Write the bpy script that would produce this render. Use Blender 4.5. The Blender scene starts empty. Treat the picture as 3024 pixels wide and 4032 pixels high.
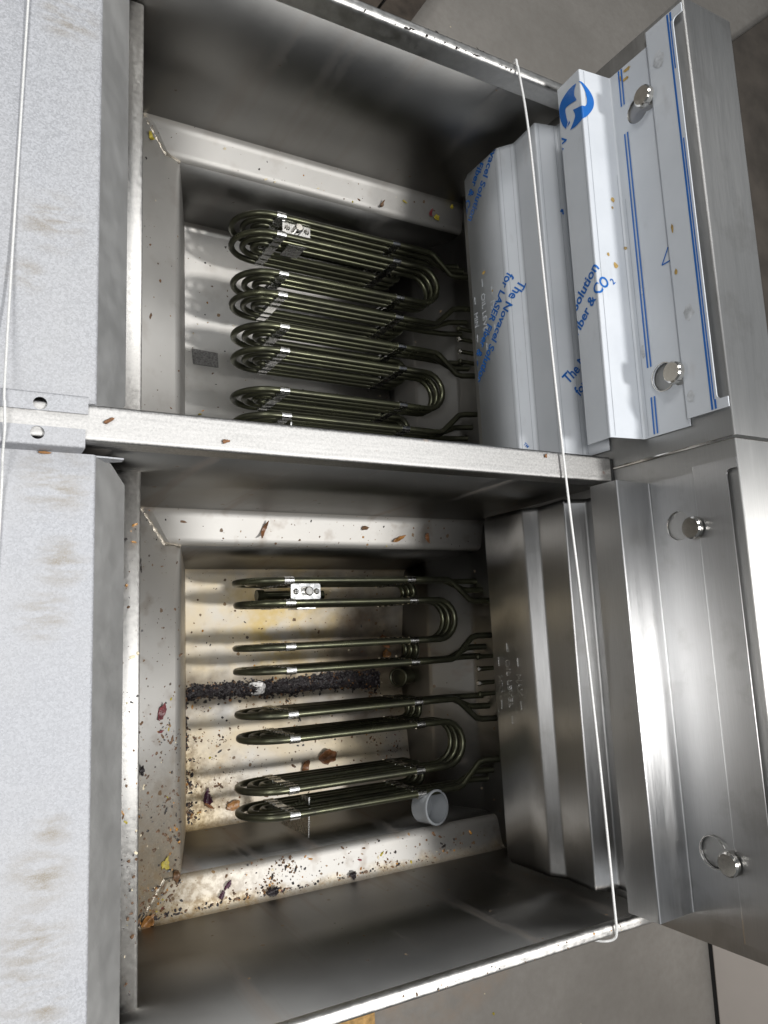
import bpy, bmesh, math, random
from mathutils import Vector, Matrix, noise as mnoise
random.seed(7)
sc = bpy.context.scene
C = sc.collection

# ------------------------------------------------------------------ scale
S = 0.55            # one layout unit in metres (lens height above the rim)
ZR = 0.90           # height of the tank rim above the floor


def P(x, y, z):
    return Vector((x * S, y * S, z * S + ZR))


FL = -ZR / S        # floor level in layout units

# ------------------------------------------------------------------ camera
R = ((0.8704293, -0.04154223, 0.49053753),
     (0.03851326, -0.98763304, -0.15197928),
     (0.49078463, 0.15117942, -0.85806482))
cam_d = bpy.data.cameras.new('camera')
cam_d.sensor_fit = 'HORIZONTAL'
cam_d.sensor_width = 36.0
cam_d.lens = 36.0 * 3011.62 / 3024.0
cam_d.clip_start = 0.02
cam_d.clip_end = 100
cam = bpy.data.objects.new('camera', cam_d)
C.objects.link(cam)
mr = Matrix(((R[0][0], -R[1][0], -R[2][0]),
             (R[0][1], -R[1][1], -R[2][1]),
             (R[0][2], -R[1][2], -R[2][2]))).to_4x4()
cam.matrix_world = Matrix.Translation(P(0, 0, 1)) @ mr
sc.camera = cam

# ------------------------------------------------------------------ light
world = bpy.data.worlds.new('World')
sc.world = world
world.use_nodes = True
bgn = world.node_tree.nodes['Background']
bgn.inputs[0].default_value = (0.93, 0.97, 1.0, 1)
bgn.inputs[1].default_value = 0.15


def area(name, loc, target, size, power, col=(1, 1, 1), size_y=None):
    l = bpy.data.lights.new(name, 'AREA')
    l.shape = 'RECTANGLE' if size_y else 'DISK'
    l.size = size
    if size_y:
        l.size_y = size_y
    l.energy = power
    l.color = col
    o = bpy.data.objects.new(name, l)
    C.objects.link(o)
    o.location = loc
    d = target - loc
    o.rotation_euler = d.to_track_quat('-Z', 'Y').to_euler()
    return o


area('ceiling_lamp', P(1.38, -0.40, 3.0), P(0.66, -0.1, -0.4), 0.15, 27, (1.0, 0.985, 0.96))
area('ceiling_lamp_front', P(-1.5, -0.32, 3.2), P(0.9, -0.1, -0.1), 0.22, 16, (1.0, 0.99, 0.97), 0.5)
area('ceiling_lamp_left', P(-1.3, 3.1, 3.1), P(0.9, 0.4, -0.1), 0.25, 17, (1.0, 0.99, 0.97), 0.6)
area('ceiling_lamp_rear', P(6.2, 0.3, 3.2), P(1.2, 0.2, 0), 0.30, 34, (1.0, 0.99, 0.97), 1.2)
area('ceiling_fill', P(1.0, 0.4, 3.7), P(1.0, 0.4, 0), 2.6, 21, (0.96, 0.98, 1.0), 3.4)  # unseen broad area light added as overhead fill

sc.view_settings.view_transform = 'Standard'
sc.view_settings.look = 'None'
sc.view_settings.gamma = 1
sc.view_settings.exposure = -0.1
sc.render.engine = 'CYCLES'
sc.cycles.use_denoising = True
sc.cycles.max_bounces = 10
sc.cycles.glossy_bounces = 8
sc.cycles.sample_clamp_indirect = 6

# ------------------------------------------------------------------ materials


class N:
    """tiny node-graph helper"""

    def __init__(self, name):
        self.m = bpy.data.materials.new(name)
        self.m.use_nodes = True
        self.t = self.m.node_tree
        self.b = self.t.nodes['Principled BSDF']
        g = self.t.nodes.new('ShaderNodeNewGeometry')
        self.pos = g.outputs['Position']

    def node(self, typ, **kw):
        n = self.t.nodes.new(typ)
        for k, v in kw.items():
            setattr(n, k, v)
        return n

    def link(self, a, b):
        self.t.links.new(a, b)

    def put(self, sock, v):
        if hasattr(v, 'links'):
            self.link(v, sock)
        elif isinstance(v, (tuple, list)) and len(v) == 3 and sock.type == 'RGBA':
            sock.default_value = (*v, 1)
        else:
            sock.default_value = v

    def mapping(self, scale=(1, 1, 1), loc=(0, 0, 0), rot=(0, 0, 0), vec=None):
        n = self.node('ShaderNodeMapping')
        self.link(vec or self.pos, n.inputs[0])
        n.inputs['Scale'].default_value = scale
        n.inputs['Location'].default_value = loc
        n.inputs['Rotation'].default_value = rot
        return n.outputs[0]

    def noise(self, scale, detail=3, rough=0.55, vec=None, dist=0.0):
        n = self.node('ShaderNodeTexNoise')
        self.link(vec or self.pos, n.inputs['Vector'])
        n.inputs['Scale'].default_value = scale
        n.inputs['Detail'].default_value = detail
        n.inputs['Roughness'].default_value = rough
        n.inputs['Distortion'].default_value = dist
        return n.outputs['Fac']

    def voro(self, scale, feature='F1', out='Distance', vec=None, rnd=1.0):
        n = self.node('ShaderNodeTexVoronoi', feature=feature)
        self.link(vec or self.pos, n.inputs['Vector'])
        n.inputs['Scale'].default_value = scale
        n.inputs['Randomness'].default_value = rnd
        return n.outputs[out]

    def ramp(self, fac, a, b, ca=0.0, cb=1.0):
        n = self.node('ShaderNodeMapRange', clamp=True)
        self.put(n.inputs['Value'], fac)
        n.inputs['From Min'].default_value = a
        n.inputs['From Max'].default_value = b
        n.inputs['To Min'].default_value = ca
        n.inputs['To Max'].default_value = cb
        return n.outputs[0]

    def math(self, op, a, b=0.0):
        n = self.node('ShaderNodeMath', operation=op)
        self.put(n.inputs[0], a)
        self.put(n.inputs[1], b)
        return n.outputs[0]

    def mix(self, fac, a, b):
        n = self.node('ShaderNodeMix', data_type='RGBA')
        self.put(n.inputs['Factor'], fac)
        self.put(n.inputs['A'], a)
        self.put(n.inputs['B'], b)
        return n.outputs['Result']

    def sep(self, vec=None):
        n = self.node('ShaderNodeSeparateXYZ')
        self.link(vec or self.pos, n.inputs[0])
        return n.outputs

    def dist(self, p):
        n = self.node('ShaderNodeVectorMath', operation='DISTANCE')
        self.link(self.pos, n.inputs[0])
        n.inputs[1].default_value = p
        return n.outputs['Value']

    def bump(self, h, strength=0.2, dist=0.001):
        n = self.node('ShaderNodeBump')
        self.link(h, n.inputs['Height'])
        n.inputs['Strength'].default_value = strength
        n.inputs['Distance'].default_value = dist
        self.link(n.outputs[0], self.b.inputs['Normal'])

    def metalize(self, aniso=0.0):
        """blend in a Beckmann sheet-metal lobe by the Metallic value, so that
        sheet steel has no long glossy tail"""
        g = self.node('ShaderNodeBsdfAnisotropic', distribution='BECKMANN')
        for a, b in (('Base Color', 'Color'), ('Roughness', 'Roughness'), ('Normal', 'Normal')):
            src = self.b.inputs[a]
            if src.links:
                self.link(src.links[0].from_socket, g.inputs[b])
            elif a != 'Normal':
                g.inputs[b].default_value = src.default_value
        if aniso:
            g.inputs['Anisotropy'].default_value = aniso
            t = self.node('ShaderNodeCombineXYZ')
            t.inputs[1].default_value = 1.0
            self.link(t.outputs[0], g.inputs['Tangent'])
        mx = self.node('ShaderNodeMixShader')
        me = self.b.inputs['Metallic']
        if me.links:
            self.link(me.links[0].from_socket, mx.inputs[0])
            self.t.links.remove(me.links[0])
        else:
            mx.inputs[0].default_value = me.default_value
        me.default_value = 0.0
        self.link(self.b.outputs[0], mx.inputs[1])
        self.link(g.outputs[0], mx.inputs[2])
        self.link(mx.outputs[0], self.t.nodes['Material Output'].inputs['Surface'])
        return self

    def set(self, **kw):
        for k, v in kw.items():
            self.put(self.b.inputs[k.replace('_', ' ')], v)
        return self


def simple(name, col, rough=0.5, metal=0.0, var=0.25, nscale=60, bump=0.1, **kw):
    n = N(name)
    f = n.noise(nscale, 4)
    c2 = tuple(max(0, c * (1 - var)) for c in col)
    c1 = tuple(min(1, c * (1 + var)) for c in col)
    n.set(Base_Color=n.mix(n.ramp(f, 0.3, 0.7), c2, c1), Roughness=n.ramp(f, 0.3, 0.7, rough * 0.85, min(1, rough * 1.15)), Metallic=metal, **kw)
    if bump:
        n.bump(n.noise(nscale * 6, 3), bump, 0.0008)
    if metal > 0.5:
        n.metalize()
    return n.m


def steel_tank(name, dirty, rgh=(0.54, 0.61), wall=False, mt=0.66):
    """rolled satin stainless sheet, with dried oil film and baked-on specks"""
    n = N(name)
    big = n.noise(9, 4)
    fine = n.noise(900, 2)
    lo_, hi_ = ((0.29, 0.285, 0.276), (0.345, 0.34, 0.33)) if wall else ((0.47, 0.455, 0.43), (0.56, 0.545, 0.52))  # darker base for upright walls, their shade put into the colour
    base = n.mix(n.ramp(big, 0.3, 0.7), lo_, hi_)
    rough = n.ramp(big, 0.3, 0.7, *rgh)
    sx, sy, sz = n.sep()
    # drips running down the upright walls
    drip = n.noise(1, 3, vec=n.mapping((38, 38, 3.2)))
    dm = n.math('MULTIPLY', n.ramp(drip, 0.56, 0.70), 0.40 if dirty else 0.14)
    base = n.mix(dm, base, (0.19, 0.13, 0.085))
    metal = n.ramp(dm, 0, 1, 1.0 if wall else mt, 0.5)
    dens1 = 0.30 if dirty else 0.06
    if dirty and not wall:
        # cream oil film below the ledge line
        low = n.ramp(sz, 0.66, 0.50)
        film = n.math('MULTIPLY', low, n.ramp(n.noise(14, 5), 0.30, 0.62))
        base = n.mix(n.math('MULTIPLY', film, 0.72), base, (0.66, 0.54, 0.34))
        yel = n.math('MULTIPLY', n.math('MULTIPLY', n.ramp(n.dist(P(.70, .02, -.73)), 0.13, 0.01), low), n.ramp(n.noise(30, 4), 0.42, 0.62))
        base = n.mix(n.math('MULTIPLY', yel, 0.75), base, (0.56, 0.38, 0.06))
        metal = n.math('MULTIPLY', metal, n.ramp(film, 0, 1, 1.0, 0.55))
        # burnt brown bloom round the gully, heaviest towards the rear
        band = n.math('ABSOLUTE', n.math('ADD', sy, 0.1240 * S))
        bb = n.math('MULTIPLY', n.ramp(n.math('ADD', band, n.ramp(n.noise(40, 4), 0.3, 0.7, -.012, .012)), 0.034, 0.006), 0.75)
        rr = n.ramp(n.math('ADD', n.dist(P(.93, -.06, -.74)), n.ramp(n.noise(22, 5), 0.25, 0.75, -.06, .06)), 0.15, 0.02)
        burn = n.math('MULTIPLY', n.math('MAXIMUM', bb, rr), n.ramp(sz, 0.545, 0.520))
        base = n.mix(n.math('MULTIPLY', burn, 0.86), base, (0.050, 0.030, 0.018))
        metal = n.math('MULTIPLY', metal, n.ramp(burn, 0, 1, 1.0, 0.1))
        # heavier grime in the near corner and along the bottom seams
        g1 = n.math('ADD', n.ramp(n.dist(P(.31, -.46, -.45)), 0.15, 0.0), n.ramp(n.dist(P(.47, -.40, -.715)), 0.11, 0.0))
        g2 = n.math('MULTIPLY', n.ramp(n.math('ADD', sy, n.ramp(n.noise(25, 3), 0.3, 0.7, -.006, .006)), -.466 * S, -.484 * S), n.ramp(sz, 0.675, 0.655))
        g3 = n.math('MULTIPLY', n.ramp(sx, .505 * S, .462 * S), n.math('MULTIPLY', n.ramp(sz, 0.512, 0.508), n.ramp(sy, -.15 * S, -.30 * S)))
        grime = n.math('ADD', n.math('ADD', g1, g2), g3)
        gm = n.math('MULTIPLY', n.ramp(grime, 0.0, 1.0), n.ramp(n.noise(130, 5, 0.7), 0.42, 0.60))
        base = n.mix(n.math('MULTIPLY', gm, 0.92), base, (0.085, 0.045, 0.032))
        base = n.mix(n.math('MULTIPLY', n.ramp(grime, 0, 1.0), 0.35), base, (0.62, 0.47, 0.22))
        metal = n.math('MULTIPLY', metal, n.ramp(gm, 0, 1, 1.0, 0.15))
    # small baked-on specks in two sizes
    for sc2, dn in (((95, dens1 * .8), (210, dens1)) if not wall else ((95, dens1 * .5),)):
        wv = n.node('ShaderNodeVectorMath', operation='ADD')
        nz = n.node('ShaderNodeTexNoise')
        n.link(n.pos, nz.inputs['Vector'])
        nz.inputs['Scale'].default_value = 260
        sc_n = n.node('ShaderNodeVectorMath', operation='SCALE')
        n.link(nz.outputs['Color'], sc_n.inputs[0])
        sc_n.inputs['Scale'].default_value = 0.0035
        n.link(n.pos, wv.inputs[0])
        n.link(sc_n.outputs[0], wv.inputs[1])
        d = n.voro(sc2, vec=wv.outputs[0])
        sel = n.sep(n.voro(sc2, out='Color', vec=wv.outputs[0]))
        rad = n.ramp(sel[1], 0, 1, 0.06, 0.22)
        sm = n.math('MULTIPLY', n.math('LESS_THAN', d, rad), n.math('LESS_THAN', sel[0], dn))
        sm = n.math('MULTIPLY', sm, n.ramp(sz, 0.76, 0.68) if not wall else 0.8)
        col = n.mix(sel[2], (0.045, 0.028, 0.02), (0.26, 0.15, 0.055))
        base = n.mix(n.math('MULTIPLY', sm, 0.92), base, col)
        metal = n.math('MULTIPLY', metal, n.ramp(sm, 0, 1, 1.0, 0.05))
    n.set(Base_Color=base, Roughness=rough, Metallic=metal)
    n.bump(fine, 0.06, 0.0005)
    n.metalize()
    return n.m


def brushed(name, axis='Y', col=(0.48, 0.48, 0.482), rough=0.39, smear=True):
    n = N(name)
    sc_ = {'Y': (1500, 30, 1500), 'X': (30, 1500, 1500)}[axis]
    g = n.noise(1, 3, 0.6, vec=n.mapping(sc_))
    wide = n.noise(1, 2, 0.5, vec=n.mapping((40, 2.2, 40) if axis == 'Y' else (2.2, 40, 40)))
    blot = n.noise(16, 5, 0.6)
    c = n.mix(n.ramp(g, 0.3, 0.7), tuple(v * 0.955 for v in col), tuple(min(1, v * 1.045) for v in col))
    if smear:
        c = n.mix(n.math('MULTIPLY', n.ramp(blot, 0.56, 0.66), 0.22), c, (0.21, 0.195, 0.175))
    r = n.math('ADD', n.ramp(g, 0.3, 0.7, rough - 0.02, rough + 0.02), n.ramp(wide, 0.3, 0.7, -0.015, 0.02))
    n.set(Base_Color=c, Roughness=r, Metallic=1.0)
    n.bump(n.noise(1, 2, 0.6, vec=n.mapping((2600, 60, 2600) if axis == 'Y' else (60, 2600, 2600))), 0.05, 0.0003)
    n.metalize(0.5)
    return n.m


def galvanised(name, stains):
    n = N(name)
    v = n.sep(n.voro(850, out='Color'))[0]
    v2 = n.noise(1150, 3, 0.6)
    big = n.noise(11, 3)
    f = n.math('ADD', n.math('MULTIPLY', v, 0.45), n.math('MULTIPLY', v2, 0.55))
    c = n.mix(n.ramp(f, 0.28, 0.72), (0.32, 0.327, 0.347), (0.455, 0.465, 0.493))
    c = n.mix(n.ramp(big, 0.4, 0.7, 0, 0.25), c, (0.45, 0.44, 0.43))
    metal = 0.40
    if stains:
        m = None
        for (x, y, r) in stains:
            q = n.ramp(n.dist(P(x, y, -.027)), r * S, r * S * 0.15)
            m = q if m is None else n.math('MAXIMUM', m, q)
        m = n.math('MULTIPLY', m, n.ramp(n.noise(1, 4, 0.6, vec=n.mapping((38, 130, 60))), 0.42, 0.62))
        m = n.math('MULTIPLY', m, n.ramp(v2, 0.35, 0.6, 0.35, 1.0))
        c = n.mix(n.math('MULTIPLY', m, 0.8), c, (0.22, 0.18, 0.12))
    n.set(Base_Color=c, Roughness=n.ramp(f, 0.3, 0.7, 0.62, 0.72), Metallic=metal)
    n.bump(n.math('ADD', v2, n.math('MULTIPLY', v, 0.4)), 0.25, 0.0006)
    n.metalize()
    return n.m


def divider_metal():
    n = N('grained_divider_steel')
    v = n.noise(520, 4, 0.65, dist=0.6)
    big = n.noise(13, 3)
    g = n.noise(1, 2, vec=n.mapping((18, 500, 500)))
    sx, sy, sz = n.sep()
    c = n.mix(n.ramp(v, 0.40, 0.62), (0.35, 0.345, 0.338), (0.47, 0.463, 0.452))
    c = n.mix(n.ramp(g, 0.35, 0.65, 0, 0.25), c, (0.62, 0.61, 0.60))
    d = n.voro(42)
    sel = n.sep(n.voro(42, out='Color'))[0]
    wob = n.noise(160, 3)
    rust = n.math('MULTIPLY', n.ramp(n.math('ADD', d, n.math('MULTIPLY', wob, 0.28)), 0.33, 0.24), n.ramp(sel, 0.20, 0.17))
    c = n.mix(n.math('MULTIPLY', rust, 0.85), c, n.mix(n.ramp(wob, 0.45, 0.6), (0.22, 0.07, 0.025), (0.50, 0.24, 0.06)))
    n.set(Base_Color=c, Roughness=n.ramp(v, 0.35, 0.65, 0.52, 0.64), Metallic=n.ramp(rust, 0, 1, 1.0, 0.1))
    n.bump(v, 0.22, 0.0006)
    n.metalize()
    return n.m


def film_mat():
    n = N('pale_protective_film')
    big = n.noise(14, 4)
    sm = n.noise(1, 4, 0.6, vec=n.mapping((40, 14, 40)))
    c = n.mix(n.ramp(big, 0.3, 0.7), (0.52, 0.548, 0.585), (0.585, 0.61, 0.645))
    c = n.mix(n.math('MULTIPLY', n.ramp(sm, 0.60, 0.72), 0.35), c, (0.40, 0.40, 0.41))
    n.set(Base_Color=c, Roughness=n.ramp(sm, 0.3, 0.7, 0.38, 0.50), Metallic=0.0, Specular_IOR_Level=0.4)
    n.b.inputs['Coat Weight'].default_value = 0.06
    n.b.inputs['Coat Roughness'].default_value = 0.15
    n.bump(n.noise(60, 3), 0.05, 0.001)
    return n.m


def floor_mat():
    n = N('worn_concrete')
    b = n.noise(3.0, 6, 0.6)
    f = n.noise(45, 5, 0.65)
    c = n.mix(n.ramp(b, 0.3, 0.7), (0.22, 0.205, 0.185), (0.32, 0.30, 0.275))
    c = n.mix(n.ramp(f, 0.35, 0.7, 0, 0.5), c, (0.22, 0.20, 0.18))
    r = n.dist((P(1.70, -1.05, 0).x, P(0, -1.05, 0).y, 0))
    ring = n.math('MULTIPLY', n.ramp(r, 0.15, 0.20), n.ramp(r, 0.245, 0.215))
    ring = n.math('MULTIPLY', ring, n.ramp(n.noise(16, 5, 0.7), 0.36, 0.66))
    c = n.mix(n.math('MULTIPLY', ring, 0.55), c, (0.34, 0.245, 0.17))
    n.set(Base_Color=c, Roughness=n.ramp(f, 0.3, 0.7, 0.55, 0.8))
    n.bump(f, 0.25, 0.002)
    return n.m


M = {}
M['tank_clean'] = steel_tank('satin_steel_clean', False, mt=0.5)
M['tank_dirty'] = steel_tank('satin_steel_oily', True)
M['tank_clean_floor'] = steel_tank('lit_floor_steel_clean', False, (0.46, 0.52), False, 0.94)  # lit copy of the same steel for the tank bottom
M['tank_clean_wall'] = steel_tank('shaded_wall_steel_clean', False, (0.50, 0.55), True)  # shaded copy of the same steel for the upright walls
M['tank_dirty_wall'] = steel_tank('shaded_wall_steel_oily', True, (0.50, 0.55), True)
M['brushed'] = brushed('brushed_steel')
M['box'] = brushed('brushed_box_steel', col=(0.46, 0.455, 0.445), rough=0.50)
M['rim'] = simple('polished_rim_steel', (0.70, 0.685, 0.66), 0.52, 1.0, 0.10, 120, 0.15)
M['strip'] = simple('matt_strip_steel', (0.70, 0.685, 0.66), 0.60, 1.0, 0.08, 300, 0.25)
M['galv'] = galvanised('galvanised_sheet', [(.10, .93, .06), (.115, .86, .05), (.10, .55, .05), (.07, .47, .03)])
M['galv2'] = galvanised('galvanised_sheet_stained', [(.112, .20, .055), (.12, .10, .04), (.10, .035, .04), (.115, -.22, .03), (.105, -.27, .045), (.10, -.34, .05), (.09, -.385, .04), (.115, -.41, .03)])
M['divider'] = divider_metal()
M['flange'] = simple('plain_sheet_steel', (0.46, 0.46, 0.455), 0.60, 0.60, 0.05, 40, 0.04)
M['film'] = film_mat()
M['ink'] = simple('blue_film_ink', (0.006, 0.115, 0.42), 0.35, 0, 0.10, 40, 0)
def tube_mat():
    n = N('olive_oxide_tube')
    f = n.noise(30, 5, 0.65)
    g = n.noise(140, 4, 0.6)
    c = n.mix(n.ramp(f, 0.35, 0.68), (0.050, 0.050, 0.036), (0.105, 0.108, 0.066))
    c = n.mix(n.math('MULTIPLY', n.ramp(g, 0.60, 0.70), 0.6), c, (0.03, 0.024, 0.018))
    n.set(Base_Color=c, Roughness=n.ramp(f, 0.3, 0.7, 0.42, 0.24), Metallic=n.ramp(g, 0.58, 0.72, 0.85, 0.45))
    n.bump(g, 0.05, 0.0005)
    return n.m


M['element'] = tube_mat()
M['clamp'] = simple('bright_clamp_steel', (0.70, 0.70, 0.69), 0.26, 1.0, 0.08, 200, 0.05)
M['chrome'] = simple('turned_steel', (0.68, 0.66, 0.62), 0.22, 1.0, 0.08, 200, 0.03)
M['dark'] = simple('dark_gap', (0.02, 0.02, 0.02), 0.6, 0, 0.2, 60, 0)
M['cord'] = simple('pale_twisted_cord', (0.72, 0.72, 0.71), 0.45, 0.15, 0.12, 900, 0.4)
M['floor'] = floor_mat()
M['cap'] = simple('grey_plastic', (0.21, 0.222, 0.235), 0.35, 0, 0.08, 30, 0.02)
M['mat'] = simple('dark_brown_slab', (0.085, 0.072, 0.060), 0.7, 0, 0.3, 9, 0.2)
M['cabinet'] = simple('beige_enamel', (0.62, 0.565, 0.52), 0.5, 0, 0.04, 5, 0.02)
M['timber'] = simple('dark_stained_timber', (0.06, 0.047, 0.036), 0.65, 0, 0.45, 22, 0.3)
M['osb'] = simple('strand_board', (0.55, 0.33, 0.12), 0.6, 0, 0.4, 70, 0.3)
M['body'] = brushed('body_panel_steel', col=(0.5, 0.49, 0.47), rough=0.5)
M['weld'] = simple('weld_bead_steel', (0.55, 0.50, 0.42), 0.38, 0.9, 0.35, 220, 0.6)
M['crust'] = simple('black_burnt_crust', (0.016, 0.012, 0.014), 0.28, 0, 0.6, 200, 0.9)
M['foil'] = simple('crumpled_foil', (0.20, 0.195, 0.19), 0.34, 1.0, 0.12, 70, 0.9)
M['onion'] = simple('red_onion_skin', (0.15, 0.022, 0.028), 0.35, 0, 0.5, 120, 0.5)
M['purple'] = simple('dark_purple_skin', (0.050, 0.012, 0.028), 0.3, 0, 0.5, 120, 0.5)
M['amber'] = simple('amber_onion_skin', (0.27, 0.125, 0.035), 0.3, 0, 0.5, 120, 0.4)
M['brownskin'] = simple('brown_onion_skin', (0.17, 0.075, 0.032), 0.28, 0, 0.5, 90, 0.5)
M['yellow'] = simple('yellow_scrap', (0.36, 0.29, 0.03), 0.45, 0, 0.3, 200, 0.4)
M['c_brown'] = simple('crumb_brown', (0.11, 0.055, 0.022), 0.5, 0, 0.5, 200, 0.3)
M['c_black'] = simple('crumb_black', (0.018, 0.014, 0.013), 0.35, 0, 0.4, 200, 0.3)
M['c_amber'] = simple('crumb_amber', (0.36, 0.17, 0.03), 0.3, 0, 0.4, 200, 0.3)
M['c_pale'] = simple('crumb_pale', (0.66, 0.58, 0.42), 0.6, 0, 0.2, 200, 0.3)
M['rust'] = simple('rusty_flake', (0.20, 0.09, 0.035), 0.7, 0, 0.5, 200, 0.5)

# ------------------------------------------------------------------ mesh helpers
WORLD = {}


class MB:
    def __init__(self):
        self.v = []
        self.f = []
        self.mi = []

    def add(self, vs, fs, mi=0):
        o = len(self.v)
        self.v += [tuple(q) for q in vs]
        self.f += [tuple(i + o for i in f) for f in fs]
        self.mi += [mi] * len(fs)
        return self

    def box(self, x0, x1, y0, y1, z0, z1):
        vs = [(x, y, z) for z in (z0, z1) for y in (y0, y1) for x in (x0, x1)]
        return self.add(vs, [(0, 2, 3, 1), (4, 5, 7, 6), (0, 1, 5, 4), (2, 6, 7, 3), (0, 4, 6, 2), (1, 3, 7, 5)])

    def loft(self, rows, closed=False, caps=False):
        n = len(rows[0])
        vs = [p for r in rows for p in r]
        fs = []
        for i in range(len(rows) - 1):
            for j in range(n if closed else n - 1):
                k = (j + 1) % n
                fs.append((i * n + j, i * n + k, (i + 1) * n + k, (i + 1) * n + j))
        if caps:
            fs.append(tuple(range(n))[::-1])
            fs.append(tuple((len(rows) - 1) * n + j for j in range(n)))
        return self.add(vs, fs)

    def tube(self, path, r, seg=12, caps=True):
        path = [Vector(p) for p in path]
        rows = []
        up = None
        for i, p in enumerate(path):
            if i == 0:
                t = path[1] - p
            elif i == len(path) - 1:
                t = p - path[i - 1]
            else:
                t = (path[i + 1] - p).normalized() + (p - path[i - 1]).normalized()
            t.normalize()
            if up is None:
                up = Vector((0, 0, 1)) if abs(t.z) < 0.9 else Vector((0, 1, 0))
            u = (up - t * up.dot(t))
            if u.length < 1e-6:
                u = t.orthogonal()
            u.normalize()
            up = u
            w = t.cross(u)
            rr = r[i] if isinstance(r, (list, tuple)) else r
            rows.append([p + (u * math.cos(a) + w * math.sin(a)) * rr for a in [2 * math.pi * k / seg for k in range(seg)]])
        return self.loft(rows, True, caps)

    def disc(self, c, n, r, h, seg=24, bevel=0.0):
        """solid turned disc: base centre c, axis n"""
        n = Vector(n).normalized()
        c = Vector(c)
        prof = [(r, 0), (r, h - bevel), (r - bevel, h)] if bevel else [(r, 0), (r, h)]
        u = n.orthogonal().normalized()
        w = n.cross(u)
        rows = [[c + n * z + (u * math.cos(a) + w * math.sin(a)) * q for a in [2 * math.pi * k / seg for k in range(seg)]] for q, z in prof]
        return self.loft(rows, True, True)

    def build(self, name, mat, parent=None, smooth=40, solidify=0.0, bevel=0.0, raw=False, flip=False):
        if flip:
            self.f = [tuple(f[::-1]) for f in self.f]
        me = bpy.data.meshes.new(name)
        pts = [Vector(q) if raw else P(*q) for q in self.v]
        lo = Vector((min(p.x for p in pts), min(p.y for p in pts), min(p.z for p in pts)))
        hi = Vector((max(p.x for p in pts), max(p.y for p in pts), max(p.z for p in pts)))
        c = (lo + hi) / 2
        me.from_pydata([p - c for p in pts], [], self.f)
        mats = mat if isinstance(mat, (list, tuple)) else [mat]
        for m in mats:
            me.materials.append(M[m])
        if len(mats) > 1:
            me.polygons.foreach_set('material_index', self.mi)
        if smooth:
            me.polygons.foreach_set('use_smooth', [True] * len(me.polygons))
            me.set_sharp_from_angle(angle=math.radians(smooth))
        me.update()
        o = bpy.data.objects.new(name, me)
        C.objects.link(o)
        if bevel:
            b = o.modifiers.new('bevel', 'BEVEL')
            b.width = bevel
            b.segments = 3
            b.limit_method = 'ANGLE'
        if solidify:
            s = o.modifiers.new('solidify', 'SOLIDIFY')
            s.thickness = solidify
            s.offset = -1
        place(o, c, parent)
        return o


def place(o, c, parent):
    o.location = c
    WORLD[o.name] = c.copy()
    if parent:
        o.parent = parent
        o.matrix_parent_inverse = Matrix.Translation(WORLD[parent.name]).inverted()


def empty(name, p, parent=None):
    o = bpy.data.objects.new(name, None)
    o.empty_display_size = 0.05
    C.objects.link(o)
    place(o, p.copy(), parent)
    return o


def tag(o, label, cat, group=None, kind=None):
    o['label'] = label
    o['category'] = cat
    if group:
        o['group'] = group
    if kind:
        o['kind'] = kind
    return o


def fillet(pts, r, n=4):
    """round the corners of a polyline (tuples of any dimension)"""
    pts = [Vector(p) for p in pts]
    rs = r if isinstance(r, (list, tuple)) else [r] * len(pts)
    out = [pts[0]]
    for i in range(1, len(pts) - 1):
        a, b, c = pts[i - 1], pts[i], pts[i + 1]
        d1 = (a - b)
        d2 = (c - b)
        q = min(rs[i], d1.length * 0.48, d2.length * 0.48)
        if q < 1e-5:
            out.append(b)
            continue
        p1 = b + d1.normalized() * q
        p2 = b + d2.normalized() * q
        out.append(b + d1.normalized() * q * 1.04)
        for k in range(n + 1):
            t = k / n
            out.append(p1 * (1 - t) ** 2 + b * 2 * t * (1 - t) + p2 * t * t)
        out.append(b + d2.normalized() * q * 1.04)
    out.append(pts[-1])
    return out


def freeze(o):
    """apply the modifiers of o into its mesh"""
    dg = bpy.context.evaluated_depsgraph_get()
    me = bpy.data.meshes.new_from_object(o.evaluated_get(dg))
    o.modifiers.clear()
    o.data = me


def cut(o, mb):
    cutter = mb.build('cutter', 'dark', None, smooth=0)
    b = o.modifiers.new('cut', 'BOOLEAN')
    b.operation = 'DIFFERENCE'
    b.solver = 'EXACT'
    b.object = cutter
    bpy.context.view_layer.update()
    freeze(o)
    o.data.polygons.foreach_set('use_smooth', [False] * len(o.data.polygons))
    bpy.data.objects.remove(cutter)


# ------------------------------------------------------------------ floor and surroundings
fb = MB()
fb.add([(-20, -20, FL), (24, -20, FL), (24, 24, FL), (-20, 24, FL)], [(0, 1, 2, 3)])
fo = fb.build('floor', 'floor', smooth=0)
fo['kind'] = 'structure'

m = MB()
m.box(3.14, 4.6, -4.2, -0.75, FL + 0.03, FL + 2.6)
cab = m.build('storage_cabinet', 'cabinet', bevel=0.006)
tag(cab, 'pale beige smooth cabinet side standing on the concrete behind the fryer', 'cabinet')
m = MB()
m.box(3.155, 4.58, -4.18, -0.77, FL, FL + 0.03)
m.build('base_gap_shade', 'dark', cab, 0)  # black strip standing in for the shade in the gap under the cabinet

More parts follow.
